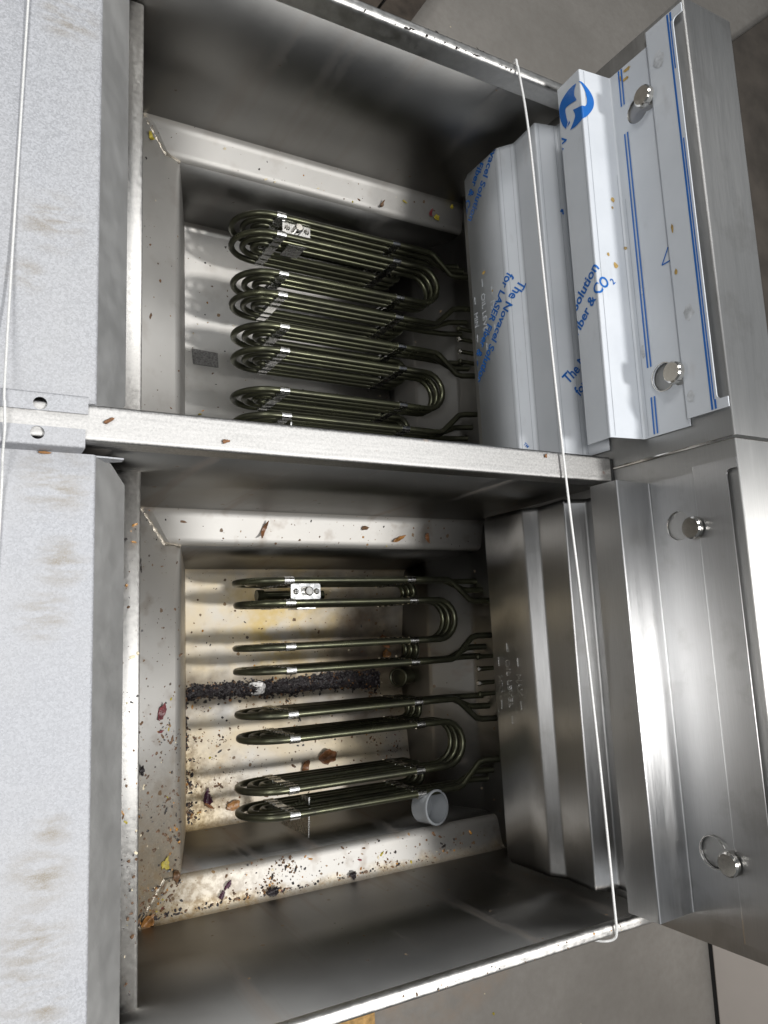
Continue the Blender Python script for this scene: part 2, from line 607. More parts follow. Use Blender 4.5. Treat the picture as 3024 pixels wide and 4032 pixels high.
m = MB()
a = Vector((4.1558, 3.5613))
dv = Vector((4.4978 - 4.1558, 3.8425 - 3.5613)).normalized()
nv = Vector((dv.y, -dv.x))
q = [a - dv * 1.3, a + dv * 3.0, a + dv * 3.0 + nv * 3.2, a - dv * 1.3 + nv * 3.2]
m.add([(p.x, p.y, z) for z in (FL + .004, FL + .045) for p in q], [(3, 2, 1, 0), (4, 5, 6, 7), (0, 1, 5, 4), (1, 2, 6, 5), (2, 3, 7, 6), (3, 0, 4, 7)])
mt = m.build('floor_slab', 'mat', bevel=0.004)  # flat dark brown slab laid on the floor
tag(mt, 'large dark brown slab lying flat on the concrete behind the tall steel back box', 'board')

a = Vector((1.8317, 2.889))
dv = Vector((1.8317 - 1.7435, 2.889 - 2.7501)).normalized()
nv = Vector((-dv.y, dv.x))
pal = empty('timber_pallet', P(1.5, 3.1, FL))
tag(pal, 'dark stained timber pallet corner on the floor beyond the far rim', 'pallet')
for k in range(3):
    m = MB()
    o0 = 0.145 * k
    q = [a - dv * .6 + nv * o0, a + dv * 1.4 + nv * o0, a + dv * 1.4 + nv * (o0 + .135), a - dv * .6 + nv * (o0 + .135)]
    z0 = FL + 0.06
    m.add([(p.x, p.y, z) for z in (z0, z0 + .04) for p in q], [(3, 2, 1, 0), (4, 5, 6, 7), (0, 1, 5, 4), (1, 2, 6, 5), (2, 3, 7, 6), (3, 0, 4, 7)])
    m.build('plank', 'timber', pal, bevel=0.003)
for k in range(2):
    m = MB()
    c0 = a + dv * (-.4 + 1.5 * k)
    q = [c0, c0 + dv * .14, c0 + dv * .14 + nv * .43, c0 + nv * .43]
    m.add([(p.x, p.y, z) for z in (FL + .002, FL + .059) for p in q], [(3, 2, 1, 0), (4, 5, 6, 7), (0, 1, 5, 4), (1, 2, 6, 5), (2, 3, 7, 6), (3, 0, 4, 7)])
    m.build('bearer', 'timber', pal, bevel=0.003)

m = MB()
m.box(0.35, 1.358, -1.65, -0.62, FL + .003, FL + .05)
ob = m.build('strand_board', 'osb', bevel=0.002)
tag(ob, 'yellow strand board scrap on the floor just below the near steel rim', 'board')

# ------------------------------------------------------------------ the fryer body


def XB(y):                      # front face of the tall box at the back
    return 1.0695 - 0.009 * y


fry = empty('deep_fryer', P(0.5, 0.27, FL))
tag(fry, 'twin tank stainless steel deep fryer with coiled heating elements in both tanks', 'deep fryer')

YD0, YD1 = 0.251, 0.2987        # divider
YU = 1.035                      # far rim, inner face
YL = -0.495                     # near rim, inner face
ZS = -0.154                     # front strip
ZLO, ZLI = -0.437, -0.453       # ledge outer / inner edge
ZF = -0.715                     # tank bottom at the walls
ZV = -0.757                     # tank bottom in the middle gully


def tank(y_hi, y_lo, yl_hi, yl_lo, wi_hi, wi_lo, fl_hi, fl_lo, mat, yv):
    prof = [(y_hi, -0.012), (yl_hi, ZLO), (wi_hi, ZLI), (fl_hi, ZF), (yv, ZV), (fl_lo, ZF), (wi_lo, ZLI), (yl_lo, ZLO), (y_lo, -0.012)]
    pr = fillet(prof, [0, .012, .012, .014, .006, .014, .012, .012, 0], 4)
    xs = [0.2415, 0.5, 0.8, 1.092]
    t = None
    for nm, i0, i1, lit_tone in (('tank', 15, 36, 1), ('side_wall', 0, 2, 0), ('ledge', 1, 15, 1), ('well_wall', 14, 16, 0),  # last flag picks the lighter, lit steel for floor and ledges
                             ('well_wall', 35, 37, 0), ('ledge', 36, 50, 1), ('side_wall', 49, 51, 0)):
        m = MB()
        xw = xs if lit_tone or nm != 'side_wall' else [0.10] + xs[1:]
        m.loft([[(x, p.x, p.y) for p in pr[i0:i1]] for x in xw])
        o = m.build(nm, mat + ('_floor' if nm == 'tank' and 'clean' in mat else '' if lit_tone else '_wall'), t or fry, solidify=0.0015)
        t = t or o
    # front end: drop from the strip, sloped ledge, steep well front
    fp = fillet([(.120, ZS), (.2415, ZS), (.2435, -.404), (.383, -.463), (.460, ZF + .001), (.475, ZV - .01)], [0, .008, .02, .012, .002, 0], 4)
    m = MB()
    ys = [y_hi - .001, y_lo + .001]
    m.loft([[(p.x, y, p.y) for p in fp] for y in ys])
    m.build('front_slope', mat, t, solidify=0.0015, flip=True)
    # rear end
    bp = fillet([(1.035, ZV - .01), (1.033, ZF + .001), (1.028, -.605), (1.090, -.500), (1.088, -.012)], [0, .002, .008, .008, 0], 4)
    m = MB()
    m.loft([[(p.x, y, p.y) for p in bp] for y in ys])
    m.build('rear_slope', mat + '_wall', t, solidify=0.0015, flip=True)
    # weld beads in the two front mitres
    for yo, yi in ((yl_hi, wi_hi), (yl_lo, wi_lo)):
        m = MB()
        p0 = Vector((.300, yo, -.432))
        p1 = Vector((.349, yi, -.4505))
        p2 = Vector((.383, yi + (fl_hi - wi_hi) * .08, -.4655))
        path = []
        for k in range(17):
            p = p0.lerp(p1, k / 16)
            p += Vector((mnoise.noise((k * .9, yo * 9, 0)), mnoise.noise((k * .9, 4, yo)), 0)) * .0022
            path.append(p)
        path += [p1.lerp(p2, .5), p2]
        m.tube(path, [.0042 + .0012 * math.sin(k * 2.1) for k in range(len(path))], 8)
        m.build('weld_seam', 'weld', t)
    return t


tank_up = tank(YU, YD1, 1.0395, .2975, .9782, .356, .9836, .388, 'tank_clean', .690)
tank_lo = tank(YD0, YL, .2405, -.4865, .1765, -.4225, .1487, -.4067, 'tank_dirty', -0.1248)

# front strip (bright, horizontal) in front of each tank
for y0, y1 in ((YD1 + .002, YU - .002), (YL + .002, YD0 - .002)):
    m = MB()
    pr = fillet([(.13, ZS + .0045), (.2435, ZS + .0045), (.2435, ZS - .05)], [0, .006, 0], 4)
    m.loft([[(p.x, y, p.y) for p in pr] for y in (y1, y0)])
    m.build('front_strip', 'strip', fry, solidify=0.0012, flip=True)

# rims: rolled caps
for nm, ya, yb, lab in (('rim', YU, 1.0555, 'dirty far rim with black scuff marks'), ('rim', YL, -.5148, None)):
    s = 1 if ya > 0 else -1
    pr = fillet([(ya, -.045), (ya, .0), (yb, .0), (yb, -.10)], [0, .010, .005, 0], 6)
    m = MB()
    xs = [-.1, .3, .7, 1.066]
    rows = [[(x, p.x, p.y) for p in (pr if s > 0 else pr)] for x in xs]
    if s > 0:
        rows = [r[::-1] for r in rows]
    m.loft(rows)
    o = m.build('rim', 'rim', fry)
    if lab:
        o['label'] = lab
# divider cap
pr = fillet([(YD0 - .0006, -.10), (YD0 - .0006, 0), (YD1 + .0006, 0), (YD1 + .0006, -.10)], [0, .006, .006, 0], 5)
m = MB()
m.loft([[(x, p.x, p.y) for p in pr] for x in (-.1, .3, .7, 1.060)])
dv_ = m.build('divider', 'divider', fry)
# outside panels
m = MB()
m.box(-.1, 1.19, 1.046, 1.0548, FL + .16, -.02)
m.build('side_panel', 'body', fry, 0)
m = MB()
m.box(-.1, 1.19, -.5142, -.5055, FL + .16, -.02)
m.build('side_panel', 'body', fry, 0)
m = MB()
m.box(-.108, -.1, -.5142, 1.0548, FL + .16, -.02)
m.build('front_panel', 'body', fry, 0)
m = MB()
m.box(1.19, 1.197, -.5142, 1.0548, FL + .16, .10)
m.build('rear_panel', 'body', fry, 0)
for x in (-.02, 1.1):
    for y in (-.44, .98):
        m = MB()
        m.tube([(x, y, FL), (x, y, FL + .03), (x, y, FL + .17)], [.04, .032, .032], 16)
        m.build('leg', 'chrome', fry)

# tall box at the back, in two halves with a seam
ZT = .2565
for y1, y0 in ((1.0555, .2793), (.2752, -.5155)):
    rows = []
    for y in (y1, y0):
        xf = XB(y)
        pr = fillet([(xf, -.40), (xf, ZT), (1.187, ZT), (1.187, -.45)], [0, .003, .003, 0], 4)
        rows.append([(p.x, y, p.y) for p in pr])
    m = MB()
    m.loft(rows)
    n = len(rows[0])
    m.add(rows[0], [tuple(range(n))[::-1]])
    m.add(rows[1], [tuple(range(n))])
    bo = m.build('back_box', 'box', fry)
m = MB()
yb = .2773
m.tube([(XB(yb) - .001, yb, -.005), (XB(yb) - .001, yb, ZT - .004), (XB(yb) + .003, yb, ZT + .001), (1.186, yb, ZT + .001)], .0030, 8)
m.build('seam_bead', 'chrome', fry)
# black strip painting the shade in the gap at the divider end
m = MB()
m.box(1.0605, 1.0655, YD0 + .004, YD1 - .004, -.12, .001)
m.build('divider_gap_shade', 'dark', dv_, 0)

# knobs (studs on the box, one per keyhole)
KN = [(.9165, .1718, .9155, .1425, 1), (.4059, .1715, .4100, .1392, 1), (.1428, .1687, .1510, .1350, 0), (-.3799, .1684, -.3700, .1370, 0)]
for y, z, yh, zh, up in KN:
    x0 = XB(y) + .004
    m = MB()
    m.tube([(x0, y, z), (x0 - .020, y, z)], .0085, 16)
    kn = m.build('knob', 'chrome', fry)
    m = MB()
    xk = XB(y) - (.016 if up else .0095)
    m.disc((xk, y, z), (-1, 0, 0), .0185, .0115 if up else .0085, 32, .0025)
    m.build('knob_head', 'chrome', kn)

# ------------------------------------------------------------------ heating elements
ZE = -.519
RAD = [.069, .0445, .0215]
TR = .0069
XC = .585                        # centre of the front loops


def arc(c, u, v, r, a0, a1, n=10):
    c, u, v = Vector(c), Vector(u), Vector(v)
    return [c + u * r * math.cos(math.radians(a0 + (a1 - a0) * k / n)) + v * r * math.sin(math.radians(a0 + (a1 - a0) * k / n)) for k in range(n + 1)]


def element(ys, inward, jit):
    """one serpentine heater: four upright loops at ys, three nested tubes"""
    e = empty('heating_element', P(XC, ys[0], ZF), fry)
    xu, xl = .959, .930
    for i, r in enumerate(RAD):
        zt, zb = ZE + r, ZE - r
        path = []
        y = ys[0]
        off = (.050, .024, .002)[i]
        dy = off * inward[0]
        path += [Vector((1.13, y + dy, zt + .030)), Vector((1.060, y + dy, zt + .004)), Vector((1.046, y + dy * .93, zt + .001)),
                 Vector((1.000, y + dy * .10, zt)), Vector((.988, y + dy * .01, zt)), Vector((.93, y, zt))]
        top = True
        for k, y in enumerate(ys):
            x = XC + jit[k]
            c = (x, y, ZE)
            a0, a1 = (90, 270) if top else (270, 90)
            path += arc(c, (1, 0, 0), (0, 0, 1), r, a0, a1, 14)
            top = not top
            if k < 3:
                y2 = ys[k + 1]
                z = zt if top else zb
                xx = xu if top else xl
                rr = abs(y2 - y) / 2
                path += arc((xx, (y + y2) / 2, z), (1, 0, 0), (0, 1 if y > y2 else -1, 0), rr, 90, -90, 10)
        y = ys[3]
        dy = off * inward[1]
        path += [Vector((.93, y, zt)), Vector((.988, y + dy * .01, zt)), Vector((1.000, y + dy * .10, zt)), Vector((1.046, y + dy * .93, zt + .001)),
                 Vector((1.060, y + dy, zt + .004)), Vector((1.13, y + dy, zt + .030))]
        m = MB()
        m.tube(path, TR, 12)
        m.build('tube', 'element', e, 60)
    # clamps: a ribbon folded over the six tubes of each loop, front and rear
    for k, y in enumerate(ys):
        for x in (XC + .0165 + jit[k], .893 + jit[k] * 1.5):
            m = MB()
            hw = .0105
            for i, r in enumerate(RAD):
                for z in (ZE + r, ZE - r):
                    m.tube([(x - hw, y, z), (x + hw, y, z)], TR + .0016, 14)
            for s in (-1, 1):
                m.box(x - hw * .96, x + hw * .96, y + s * .0052 - .0009, y + s * .0052 + .0009, ZE - RAD[0], ZE + RAD[0])
            m.build('clamp', 'clamp', e, 35)
    return e


cu, cl = .669, -.122
up_off = [.2336, .1896, .0990, .0500, -.0215, -.0750, -.1633, -.2180]
lo_off = [.2279, .1825, .0947, .0483, -.0377, -.0847, -.1800, -.2278]
J = lambda: [random.uniform(-.003, .003) for _ in range(4)]
element([cu + v for v in up_off[:4]], (-1, 1), J())
element([cu + v for v in up_off[4:]], (-1, 1), J())
element([cl + v for v in lo_off[:4]], (-1, 1), J())
element([cl + v for v in lo_off[4:]], (-1, 1), J())

# sensor brackets between the first two loops of each tank
for c, off in ((cu, up_off), (cl, lo_off)):
    ya, yb2 = c + off[0], c + off[1]
    yc = (ya + yb2) / 2
    m = MB()
    z = -.4545
    x0, x1 = .606, .672
    # plate with rounded corners
    rr = .005
    out = []
    for cx, cy, a0 in ((x1 - rr, yc + .0165 - rr, 0), (x0 + rr, yc + .0165 - rr, 90), (x0 + rr, yc - .0165 + rr, 180), (x1 - rr, yc - .0165 + rr, 270)):
        for k in range(5):
            a = math.radians(a0 + 22.5 * k)
            out.append((cx + rr * math.cos(a), cy + rr * math.sin(a)))
    m.loft([[(p[0], p[1], z - .003) for p in out], [(p[0], p[1], z) for p in out]], True, True)
    br = m.build('sensor_bracket', 'clamp', fry, 30)
    for xs in (.6165, .6625):
        m = MB()
        m.disc((xs, yc, z), (0, 0, 1), .0062, .004, 16, .0025)
        sw = m.build('screw', 'chrome', br)
        m = MB()
        m.box(xs - .0038, xs + .0038, yc - .0006, yc + .0006, z + .0038, z + .0044)
        m.box(xs - .0006, xs + .0006, yc - .0038, yc + .0038, z + .0038, z + .0043)
        m.build('screw_slot', 'dark', sw, 0)
    m = MB()
    m.disc((.640, yc, z - .05), (0, 0, 1), .0098, .066, 24, .0025)
    m.build('probe', 'chrome', br)
    for y in (ya - .0095, yb2 - .0115):
        m = MB()
        m.box(.622, .663, y - .0014, y + .0014, -.512, -.4615)
        m.build('side_tab', 'clamp', br, 0)
    m = MB()
    m.tube([(.60, yc, -.60), (.585, yc, -.60)], .013, 20)
    m.tube([(.745, yc, -.60), (.60, yc, -.60)], .010, 16)
    m.build('thermostat_bulb', 'element', br)

# blade supports at the outermost loops
for yy0, yy1, x in ((-.403, -.325, .639), (.395, .445, .62)):
    m = MB()
    m.add([(x, yy0, -.475), (x, yy1, -.468), (x, yy1, -.50), (x, yy0 + .02, -.60), (x, yy0, -.62)], [(0, 1, 2, 3, 4)])
    m.build('support_blade', 'clamp', fry, 0, solidify=.0016)

# drain fittings on the tank bottoms and the small fixing studs under the covers
for y in (-.121, .67):
    m = MB()
    ring = arc((.985, y, ZF + .030), (.62, 0, .78), (0, 1, 0), .021, 0, 360, 28)
    m.tube(ring[:-1] + [ring[0]], .0034, 8)
    dr = m.build('drain_fitting', 'element', fry)
    m = MB()
    m.tube([(.990, y, ZF + .024), (1.03, y, ZF + .01)], .0195, 20)
    m.build('drain_pipe', 'element', dr)
for yc in (-.111, .672):
    for dy in (-.043, -.018, .013, .040):
        m = MB()
        m.tube([(1.095, yc + dy, -.435), (1.052, yc + dy, -.435)], .0052, 12)
        sd = m.build('stud', 'element', fry)
        m = MB()
        m.disc((1.052, yc + dy, -.435), (-1, 0, 0), .0070, .007, 12, .003)
        m.build('stud_nut', 'chrome' if abs(dy) < .02 else 'element', sd)

# ------------------------------------------------------------------ drop-in front shelves


def shelf(y_hi, y_lo, tab_y0, tab_y1, hole, mat, label, side):
    root = empty('shelf_plate', P(.05, (y_hi + y_lo) / 2, -.03))
    tag(root, label, 'shelf plate', 'galvanised shelf plates in front of the tanks')
    zt = -.027
    m = MB()
    pr = fillet([(-.095, zt), (.158, zt), (.2135, -.1200)], [0, .0035, 0], 4)
    rows = []
    ny = 2
    # flange corner is clipped at the divider side
    ys = [y_hi, y_lo]
    if side == 'hi':      # divider lies on the low-y side
        m.loft([[(p.x, y, p.y) for p in pr] for y in (y_hi, y_lo + .03)])
        last = pr[-1]
        k = len(pr)
        m.add([(p.x, y_lo + .03, p.y) for p in pr] + [(p.x, y_lo, p.y) for p in pr[:-1]] + [(.186, y_lo, -.0738)],
              [(i, i + 1, k + i + 1, k + i) for i in range(k - 1)])
    else:
        m.loft([[(p.x, y, p.y) for p in pr] for y in (y_hi - .02, y_lo)])
        k = len(pr)
        m.add([(p.x, y_hi, p.y) for p in pr[:-1]] + [(.186, y_hi, -.0738)] + [(p.x, y_hi - .02, p.y) for p in pr],
              [(i, i + 1, k + i + 1, k + i) for i in range(k - 1)])
    fl = MB()
    top = MB()
    for f in m.f:
        xs_ = [m.v[i][0] for i in f]
        dst = fl if sum(xs_) / len(xs_) > .1595 else top
        dst.add([m.v[i] for i in f], [tuple(range(len(f)))])
    top.build('shelf_sheet', mat, root, 0, solidify=0.0012, flip=True)
    fl.build('shelf_flange', 'flange', root, 0, solidify=0.0012, flip=True)
    # upstand and tab resting on the divider
    yw = y_lo if side == 'hi' else y_hi
    m = MB()
    pr2 = fillet([(yw, zt - .0005), (yw, .0050), ((tab_y0 if side == 'hi' else tab_y1), .0050)], [.0, .004, 0], 4)
    rows = [[(x, p.x, p.y) for p in pr2] for x in ((.1445, -.095) if side == 'hi' else (-.095, .1415))]
    m.loft(rows)
    tb = m.build('tab', mat, root)
    md = tb.modifiers.new('solidify', 'SOLIDIFY')
    md.thickness = .0012
    md.offset = 1 if side != 'hi' else 1
    bpy.context.view_layer.update()
    freeze(tb)
    cm = MB()
    cm.disc((hole[0], hole[1], -.02), (0, 0, 1), .0082, .05, 24)
    cut(tb, cm)
    # folded side ear beside the divider
    m = MB()
    m.add([(.150, yw, -.03), (.196, yw, -.035), (.196, yw, -.050), (.150, yw, -.075)], [(0, 1, 2, 3)])
    m.build('side_ear', mat, root, 0, solidify=.0012)
    return root


shelf(1.045, .3075, .2838, .3055, (.0885, .2923), 'galv', 'speckled galvanised shelf plate left of the cleaner far tank', 'hi')
shelf(.2395, -.52, .2425, .2640, (.0863, .2551), 'galv2', 'galvanised shelf plate with rows of brown stains left of the dirty near tank', 'lo')

# ------------------------------------------------------------------ splash covers


class Sheet:
    """folded sheet ruled between two end profiles (x, z) at y = ya and y = yb"""

    def __init__(self, A, ya, B, yb, r=.006, n=4):
        self.A = fillet(A, r, n)
        self.B = fillet(B, r, n)
        self.ya, self.yb = ya, yb
        Mi = [(a + b) / 2 for a, b in zip(self.A, self.B)]
        # arc length measured along the sharp polyline, so that print stays where it was laid
        raw = [((Vector(a) + Vector(b)) / 2) for a, b in zip(A, B)]
        self.total = sum((raw[i + 1] - raw[i]).length for i in range(len(raw) - 1))
        s = [0]
        for i in range(len(Mi) - 1):
            s.append(s[-1] + (Mi[i + 1] - Mi[i]).length)
        k = self.total / s[-1]
        self.s = [q * k for q in s]

    def pos(self, s, y, off=0.0):
        i = 0
        while i < len(self.s) - 2 and s > self.s[i + 1]:
            i += 1
        d = self.s[i + 1] - self.s[i]
        u = (s - self.s[i]) / d if d > 1e-9 else 0
        t = (y - self.yb) / (self.ya - self.yb)
        p0 = self.B[i].lerp(self.A[i], t)
        p1 = self.B[i + 1].lerp(self.A[i + 1], t)
        p = p0.lerp(p1, u)
        d2 = (p1 - p0)
        nrm = Vector((-d2.y, d2.x))
        if nrm.length > 0:
            nrm.normalize()
        p = p + nrm * off
        return (p.x, y, p.y)

    def mesh(self, ny=2, chamfer=0.0):
        m = MB()
        n = len(self.A)
        rows = []
        ys = [self.yb + (self.ya - self.yb) * k / ny for k in range(ny + 1)]
        for y in ys:
            t = (y - self.yb) / (self.ya - self.yb)
            rows.append([(self.B[i].lerp(self.A[i], t).x, y, self.B[i].lerp(self.A[i], t).y) for i in range(n)])
        rows = rows[::-1]
        if chamfer:
            # clip the two lower corners
            for r_, sgn in ((0, -1), (-1, 1)):
                x, y, z = rows[r_][0]
                rows[r_][0] = (x, y, z + chamfer)
            e0 = rows[0][0]
            a = rows[0]
            ins = [self.ya - chamfer * .8, self.yb + chamfer * .8]
            newrows = []
            for y in ins:
                t = (y - self.yb) / (self.ya - self.yb)
                newrows.append([(self.B[i].lerp(self.A[i], t).x, y, self.B[i].lerp(self.A[i], t).y) for i in range(n)])
            rows = [rows[0], newrows[0]] + rows[1:-1] + [newrows[1], rows[-1]]
        m.loft(rows)
        m.f = [tuple(f[::-1]) for f in m.f]
        return m


def print_on(sheet, name, mat, parent, polys, off, extrude=0.0, clip=True):
    """polys: (verts2d, faces) in sheet space (r = -y to the right, s up)"""
    bm = bmesh.new()
    for vs, fs in polys:
        bv = [bm.verts.new((p[0], p[1], 0)) for p in vs]
        for f in fs:
            try:
                bm.faces.new([bv[i] for i in f])
            except ValueError:
                pass
    geom = lambda: bm.verts[:] + bm.edges[:] + bm.faces[:]
    if clip:
        e = .0012
        for co, no in (((0, e, 0), (0, -1, 0)), ((0, sheet.total - e, 0), (0, 1, 0)), ((-sheet.ya + e, 0, 0), (-1, 0, 0)), ((-sheet.yb - e, 0, 0), (1, 0, 0))):
            bmesh.ops.bisect_plane(bm, geom=geom(), plane_co=co, plane_no=no, clear_outer=True)
    for s in sheet.s[1:-1]:
        bmesh.ops.bisect_plane(bm, geom=geom(), plane_co=(0, s, 0), plane_no=(0, 1, 0))
    if not bm.faces:
        bm.free()
        return None
    bmesh.ops.recalc_face_normals(bm, faces=bm.faces[:])
    if extrude:
        fr = bm.faces[:]
        top = bmesh.ops.extrude_face_region(bm, geom=fr)
        tv = [g for g in top['geom'] if isinstance(g, bmesh.types.BMVert)]
        for v in tv:
            v.co.z = extrude
    m = MB()
    bm.verts.index_update()
    m.add([sheet.pos(v.co.y, -v.co.x, off + v.co.z) for v in bm.verts], [[v.index for v in f.verts] for f in bm.faces])
    bm.free()
    return m.build(name, mat, parent, 0)


def text2d(body, size, start, ang, bold=0.0, width=1.0, target=None):
    """glyph polygons of a string, laid at start (r, s) under an angle"""
    cu_ = bpy.data.curves.new('glyphs', 'FONT')
    cu_.body = body
    cu_.size = 1.0
    cu_.offset = bold
    cu_.resolution_u = 3
    o = bpy.data.objects.new('glyphs', cu_)
    C.objects.link(o)
    bpy.context.view_layer.update()
    me = bpy.data.meshes.new_from_object(o.evaluated_get(bpy.context.evaluated_depsgraph_get()))
    vs = [v.co.copy() for v in me.vertices]
    fs = [list(p.vertices) for p in me.polygons]
    bpy.data.objects.remove(o)
    bpy.data.curves.remove(cu_)
    bpy.data.meshes.remove(me)
    k = size / 0.70
    w = max(v.x for v in vs)
    kx = (target / w) if target else k * width
    ca, sa = math.cos(math.radians(ang)), math.sin(math.radians(ang))
    return [(start[0] + v.x * kx * ca - v.y * k * sa, start[1] + v.x * kx * sa + v.y * k * ca) for v in vs], fs


def rect2d(r0, s0, r1, s1):
    return [(r0, s0), (r1, s0), (r1, s1), (r0, s1)], [(0, 1, 2, 3)]


def keyhole(y, z, yh, zh, x):
    m = MB()
    m.disc((x - .05, yh, zh), (1, 0, 0), .0235, .12, 28)
    return m, MB().disc((x - .05, y, z), (1, 0, 0), .0115, .12, 24), (lambda: None)


def cover_top(A, ya, B, yb, FA, fya, FB, fyb, mat, label, holes, notch_z):
    sh = Sheet(A, ya, B, yb, .0032)
    root = empty('splash_cover', P(1.03, (ya + yb) / 2, A[0][1]))
    tag(root, label, 'splash cover', 'hook-on splash covers')
    o = sh.mesh(2).build('cover_sheet', mat, root, solidify=.0012)
    bpy.context.view_layer.update()
    freeze(o)
    for (y, z, yh, zh) in holes:
        cut(o, MB().disc((XB(y) - .08, yh, zh), (1, 0, 0), .0245, .15, 28))
        dx = Vector((0, y - yh, z - zh))
        n = dx.normalized()
        w = Vector((0, -n.z, n.y)) * .0165
        a = Vector((0, yh, zh))
        b = Vector((0, y, z))
        m = MB()
        q = [a - w, a + w, b + w, b - w]
        m.add([(x, p.y, p.z) for x in (XB(y) - .08, XB(y) + .07) for p in q], [(3, 2, 1, 0), (4, 5, 6, 7), (0, 1, 5, 4), (1, 2, 6, 5), (2, 3, 7, 6), (3, 0, 4, 7)])
        cut(o, m)
        cut(o, MB().disc((XB(y) - .08, y, z), (1, 0, 0), .0195, .15, 28))
        # turned lip round the keyhole
        pts = []
        a0 = math.atan2(n.z, n.y)
        for k in range(25):
            t = a0 + math.radians(42) + math.radians(276) * k / 24
            pts.append((sh_x(sh, zh) - .0008, yh + .0248 * math.cos(t), zh + .0248 * math.sin(t)))
        MB().tube(pts, .0011, 6).build('keyhole_lip', 'chrome', root)
    fs = Sheet(FA, fya, FB, fyb, .004)
    f = fs.mesh(2).build('top_flange', mat, root, solidify=.0012)
    bpy.context.view_layer.update()
    freeze(f)
    # long rounded notch in the upper edge
    out = []
    rr = .008
    y0, y1, z0, z1 = fyb + .0165, fya - .0165, notch_z, .33
    for cy, cz, a0 in ((y1 - rr, z0 + rr, 270), (y1 - rr, z1 - rr, 0), (y0 + rr, z1 - rr, 90), (y0 + rr, z0 + rr, 180)):
        for k in range(7):
            t = math.radians(a0 + 15 * k)
            out.append((cy + rr * math.cos(t), cz + rr * math.sin(t)))
    m = MB()
    m.loft([[(x, p[0], p[1]) for p in out] for x in (.98, 1.062 if mat == 'film' else 1.0685)], True, True)
    cut(f, m)
    return root, sh, fs


def sh_x(sh, z):
    a, b = sh.A[-1], sh.B[-1]
    return (a.x + b.x) / 2


film_top, sh_ft, sh_ff = cover_top(
    [(.9876, .0178), (.9845, .0799), (1.0564, .0870), (1.0564, .1800)], 1.0170,
    [(.9920, .0151), (.9893, .0735), (1.0627, .0834), (1.0627, .1800)], .3130,
    [(1.0575, .1775), (1.050, .180), (1.050, .2590)], 1.0385, [(1.0635, .1775), (1.0565, .179), (1.0565, .2590)], .3243,
    'film', 'knobbed splash cover wrapped in pale blue printed film beside the far tank',
    [(k[0], k[1], k[2], k[3]) for k in KN if k[4]], .2395)
bare_top, sh_bt, sh_bf = cover_top(
    [(.9800, .0240), (.9770, .0884), (1.0634, .0815), (1.0634, .1790)], .2335,
    [(.9840, .0265), (.9862, .0890), (1.0698, .0846), (1.0698, .1790)], -.4735,
    [(1.0650, .1735), (1.0603, .1757), (1.0603, .2585)], .2434, [(1.0715, .1735), (1.0669, .1757), (1.0669, .2585)], -.4931,
    'brushed', 'bare brushed steel splash cover with two round knobs beside the near tank',
    [(k[0], k[1], k[2], k[3]) for k in KN if not k[4]], .2385)


def cover_low(A, ya, B, yb, mat, label):
    sh = Sheet(A, ya, B, yb, .0032)
    root = empty('oil_level_plate', P(1.0, (ya + yb) / 2, A[0][1]))
    tag(root, label, 'splash plate', 'oil level plates hanging in the tanks')
    sh.mesh(2, .012).build('plate_sheet', mat, root, solidify=.0012)
    return root, sh


film_low, sh_fl = cover_low(
    [(.988, -.294), (.988, -.1745), (1.0105, -.1455), (1.0065, -.0723), (1.055, -.0608), (1.055, .0)], 1.012,
    [(.994, -.294), (.994, -.1745), (1.0165, -.1455), (1.0125, -.0723), (1.061, -.0608), (1.061, .0)], .3125,
    'film', 'oil level plate in pale printed film hanging in the far tank')
bare_low, sh_bl = cover_low(
    [(1.0034, -.320), (1.0034, -.1932), (1.0218, -.1641), (1.008, -.076), (1.050, -.0612), (1.050, .0)], .229,
    [(1.006, -.3130), (1.0073, -.1875), (1.0217, -.1589), (1.0143, -.0775), (1.0579, -.0643), (1.056, .0)], -.474,
    'brushed', 'bare steel oil level plate hanging in the dirty near tank')

# stamped level marks
for root, sh, dy, ds, mat in ((bare_low, sh_bl, 0, 0, 'brushed'), (film_low, sh_fl, .7875, -.007, 'film')):
    polys = [text2d('OIL LEVEL', .013, (.0715 - dy, .039 + ds), 0, target=.097),
             text2d('MAX', .0145, (.1003 - dy, .0700 + ds), 0, target=.043),
             text2d('MIN', .0135, (.1046 - dy, .0086 + ds), 0, target=.033),
             rect2d(.039 - dy, .0445 + ds, .057 - dy, .0465 + ds), rect2d(.1850 - dy, .0445 + ds, .2010 - dy, .0465 + ds),
             rect2d(.0687 - dy, .0760 + ds, .0858 - dy, .0780 + ds), rect2d(.1544 - dy, .0760 + ds, .1712 - dy, .0780 + ds),
             rect2d(.0682 - dy, .0137 + ds, .0852 - dy, .0157 + ds), rect2d(.1551 - dy, .0137 + ds, .1730 - dy, .0157 + ds)]
    print_on(sh, 'stamped_lettering', mat, root, polys, .0001, .00035 if mat == 'brushed' else .0003)

# film print
L1, L2 = 'The Novacel Solution', 'for LASER Fiber & CO'
LEN1, LEN2 = .2335, .232


def slogan(sheet, parent, start, ang, gap=.0334):
    ca, sa = math.cos(math.radians(ang)), math.sin(math.radians(ang))
    s2 = (start[0] + gap * sa, start[1] - gap * ca)
    s3 = (s2[0] + (LEN2 + .004) * ca + .006 * sa, s2[1] + (LEN2 + .004) * sa - .006 * ca)
    polys = [text2d(L1, .0200, start, ang, .022, target=LEN1), text2d(L2, .0200, s2, ang, .022, target=LEN2), text2d('2', .0115, s3, ang, .012)]
    print_on(sheet, 'film_lettering', 'ink', parent, polys, .0009)


